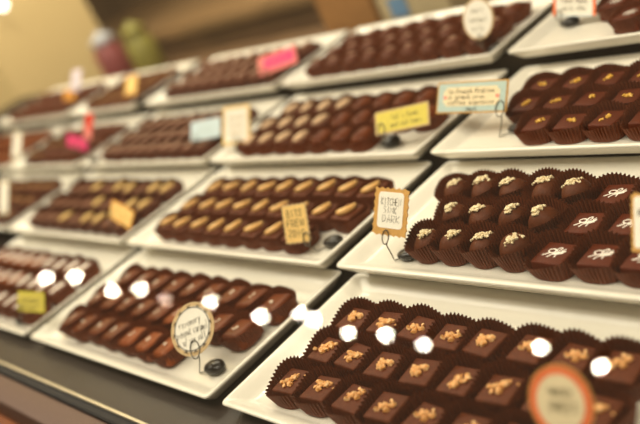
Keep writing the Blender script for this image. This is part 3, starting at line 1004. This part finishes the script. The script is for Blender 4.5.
# sloping pane
TH = math.radians(33)
g0 = Vector((0, -.0352, DECK + .0047))
up = Vector((0, math.sin(TH), math.cos(TH)))
nn = Vector((0, -math.cos(TH), math.sin(TH)))
bm = bmesh.new()
ring = []
for q in (0, .005):
    ring.append([g0 - nn * q + Vector((x, 0, 0)) + up * s - O for x, s in ((X0, 0), (X1, 0), (X1, .52), (X0, .52))])
loops(bm, ring)
finish(bm, 'glass_pane', 'glass', case, smooth=False)
gt = g0 + up * .52
cpart('top_rail', (X0, gt.y - .006, gt.z + .001), (X1, gt.y + .020, gt.z + .020), 'steel', bevel=.002)
for xx in (X0 - .016, X1 + .001):
    bm = bmesh.new()
    prof = [(-.044, DECK - .03), (.66, DECK - .03), (.66, gt.z + .02), (gt.y + .02, gt.z + .02)]
    loops(bm, [[Vector((x, y, z)) - O for y, z in prof] for x in (xx, xx + .015)])
    finish(bm, 'end_panel', 'glass', case, smooth=False)

# ------------------------------------------------------------------ the room behind
def struct(name, a, b, m):
    o = boxobj(name, a, b, m)
    o['kind'] = 'structure'
    return o


struct('floor', (-3.4, -3.2, -1.05), (3.2, 2.3, -1.0), 'floor')
struct('wall_back', (-3.4, 2.15, -1.0), (3.2, 2.25, 1.7), 'wall_brown')
struct('wall_left', (-1.82, .20, -1.0), (-1.70, 1.33, 1.7), 'wall')

bc = thing('back_counter', 'long brown wooden counter behind the display case', 'counter', (-.4, 1.75, -1.0))
BO = Vector((-.4, 1.75, -1.0))
boxobj('cabinet', Vector((-2.6, 1.47, -1.0)) - BO, Vector((1.4, 2.10, -.10)) - BO, 'counter', bc)
boxobj('worktop', Vector((-2.65, 1.44, -.10)) - BO, Vector((1.45, 2.12, -.06)) - BO, 'counter_top', bc, .004)
boxobj('shelf_rail', Vector((-2.6, 1.445, -.30)) - BO, Vector((1.4, 1.468, -.24)) - BO, 'counter_top', bc, .003)


def jar(name, label, x, y, z, r, h, m, lid):
    t = thing(name, label, 'jar', (x, y, z))
    bm = bmesh.new()
    lathe(bm, [(r * .8, 0), (r, h * .12), (r, h * .7), (r * .7, h * .86), (r * .68, h * .9)])
    finish(bm, 'body', m, t, sharp=.9)
    bm = bmesh.new()
    lathe(bm, [(r * .76, h * .9), (r * .8, h * .93), (r * .78, h * 1.02), (r * .3, h * 1.1), (r * .22, h * 1.16)])
    finish(bm, 'lid', lid, t, sharp=.9)


jar('storage_jar', 'dark red jar with pale lid on the work table beside the wall', -1.28, 1.10, -.10, .050, .148, 'jar_red', 'lid_pale')
jar('storage_jar', 'olive green jar with olive lid on the work table', -1.07, 1.10, -.10, .046, .150, 'jar_green', 'jar_green')


def carton(label, a, b, m, stripe=None):
    t = thing('cardboard_box', label, 'box', ((a[0] + b[0]) / 2, (a[1] + b[1]) / 2, a[2]))
    o = Vector(t.location)
    boxobj('carton', Vector(a) - o, Vector(b) - o, m, t, .003)
    boxobj('lid_flap', Vector((a[0] - .002, a[1] - .002, b[2] - .02)) - o, Vector((b[0] + .002, b[1] + .002, b[2] + .002)) - o, m, t, .001)
    if stripe:
        boxobj('printed_band', Vector((a[0] + .03, a[1] - .0035, a[2] + .10)) - o, Vector((b[0] - .09, a[1] - .0005, b[2] - .04)) - o, stripe, t)


carton('tan cardboard box behind the pale-flecked mound platter', (.045, .86, -.10), (.185, 1.00, .09), 'box_tan')
carton('pale cardboard box with blue band beside the tan box', (.20, .86, -.10), (.36, 1.02, .075), 'box_pale', 'box_blue')

wt = thing('work_table', 'dark wooden work table behind the display case', 'table', (-.35, 1.0, -1.0))
WO = Vector((-.35, 1.0, -1.0))
boxobj('table_top', Vector((-1.5, .80, -.135)) - WO, Vector((.8, 1.22, -.1003)) - WO, 'counter', wt, .004)
for x in (-1.45, .69):
    for y in (.82, 1.14):
        boxobj('leg', Vector((x, y, -1.0)) - WO, Vector((x + .06, y + .06, -.1355)) - WO, 'counter', wt, .003)

sc = thing('wall_lamp', 'small glowing globe lamp on the beige wall', 'lamp', (-1.70, 1.03, .265))
bm = bmesh.new()
bmesh.ops.create_uvsphere(bm, u_segments=20, v_segments=12, radius=.018, matrix=Matrix.Translation((.033, 0, 0)))
finish(bm, 'globe', 'sconce', sc)
bm = bmesh.new()
tube(bm, [(0, 0, 0), (.004, 0, 0), (.0045, 0, 0), (.016, 0, 0)], [.02, .02, .010, .010], 16)
finish(bm, 'bracket', 'socket', sc)

# ------------------------------------------------------------------ row of globe lamps hung on the customers' side, mirrored in the pane
track = thing('lamp_track', 'straight dark rail carrying the row of globe lamps', 'lamp track', (-1.3, -1.35, 1.25))
boxobj('rail', (-1.85, -.012, 0), (1.85, .012, .022), 'black', track, .003)
for x in (-1.6, 0, 1.6):
    bm = bmesh.new()
    tube(bm, [(x, 0, .021), (x, 0, .45)], .004, 8)
    finish(bm, 'hanger', 'black', track)
bmb = bmesh.new()
bmesh.ops.create_uvsphere(bmb, u_segments=24, v_segments=16, radius=1)
globe_me = mesh_of('globe', bmb, 'bulb')
bmb = bmesh.new()
bmesh.ops.create_uvsphere(bmb, u_segments=24, v_segments=16, radius=1)
globe_dim = mesh_of('globe', bmb, 'bulb_dim')
bmb = bmesh.new()
lathe(bmb, [(.010, .0), (.012, .004), (.012, .030), (.005, .038), (.002, .040)], 16)
socket_me = mesh_of('socket', bmb, 'socket', .8)
LAMPS = [(-2.878, .527, 1.0, 0), (-2.581, .561, 1.0, 0), (-2.166, .530, 1.05, 0), (-1.948, .563, 1.0, 0), (-1.717, .537, .9, 1), (-1.406, .565, .85, 0), (-1.083, .545, 1.0, 0),
         (-.891, .585, .8, 0), (-.812, .573, .8, 0), (-.634, .549, .8, 0), (-.482, .565, .95, 0), (-.324, .558, .75, 0), (.040, .607, .9, 0), (.217, .587, .9, 0)]
for x, z, s, dim in LAMPS:
    t = thing('globe_lamp', 'dim pinkish globe lamp on the rail among bright ones' if dim else 'small bright globe lamp mirrored as a white disc in the glass', 'lamp', (x, -1.35, z), 0,
              None if dim else 'bright globe lamps on the rail')
    r = .0122 * s * (1.0 + .18 * (abs(x) / 2.9))
    for nm, me in (('globe', globe_dim if dim else globe_me), ('socket', socket_me)):
        o = bpy.data.objects.new(nm, me)
        C.objects.link(o)
        o.parent = t
        if nm == 'globe':
            o.scale = (r, r, r)
        else:
            o.location = (0, 0, r * .92)
    bm = bmesh.new()
    tube(bm, [(0, 0, r * .92 + .038), (0, 0, 1.25 - z + .001)], .0018, 6)
    finish(bm, 'cord', 'black', t)

# ------------------------------------------------------------------ light
def area(name, loc, target, sx, sy, power, col):
    l = bpy.data.lights.new(name, 'AREA')
    l.shape = 'RECTANGLE'
    l.size, l.size_y = sx, sy
    l.energy = power
    l.color = col
    o = bpy.data.objects.new(name, l)
    C.objects.link(o)
    o.location = loc
    o.rotation_euler = (Vector(target) - Vector(loc)).to_track_quat('-Z', 'Y').to_euler()
    return o


area('added_overhead_key', (.2, -.25, 1.45), (.2, .2, 0), 3.2, .6, 50, (1, .91, .755))  # added key light overhead, placed where the pane does not mirror it
area('case_tube_light', (.4, .30, .47), (.4, .22, 0), 2.6, .03, 3, (1, .88, .66))
area('back_room_light', (-.8, 1.2, 1.6), (-1.2, 1.4, 0), 1.6, .5, 42, (1, .9, .68))

w = bpy.data.worlds.new('room_ambience')
SC.world = w
w.use_nodes = True
w.node_tree.nodes['Background'].inputs[0].default_value = (.52, .41, .26, 1)
w.node_tree.nodes['Background'].inputs[1].default_value = .42

# ------------------------------------------------------------------ camera
cd = bpy.data.cameras.new('camera')
cam = bpy.data.objects.new('camera', cd)
C.objects.link(cam)
cd.sensor_width = 36
cd.lens = FOCAL / 640 * 36
cd.clip_start = .02
r_, u_, f_ = (Vector(v) for v in CAM_R)
cam.matrix_world = Matrix(((r_.x, u_.x, -f_.x, CAM.x), (r_.y, u_.y, -f_.y, CAM.y), (r_.z, u_.z, -f_.z, CAM.z), (0, 0, 0, 1)))
cd.dof.use_dof = True
cd.dof.focus_distance = .668
cd.dof.aperture_fstop = 3.4
SC.camera = cam

SC.view_settings.view_transform = 'Standard'
SC.view_settings.look = 'None'
SC.view_settings.gamma = 1
SC.view_settings.exposure = 0
SC.cycles.max_bounces = 8
SC.cycles.use_adaptive_sampling = False
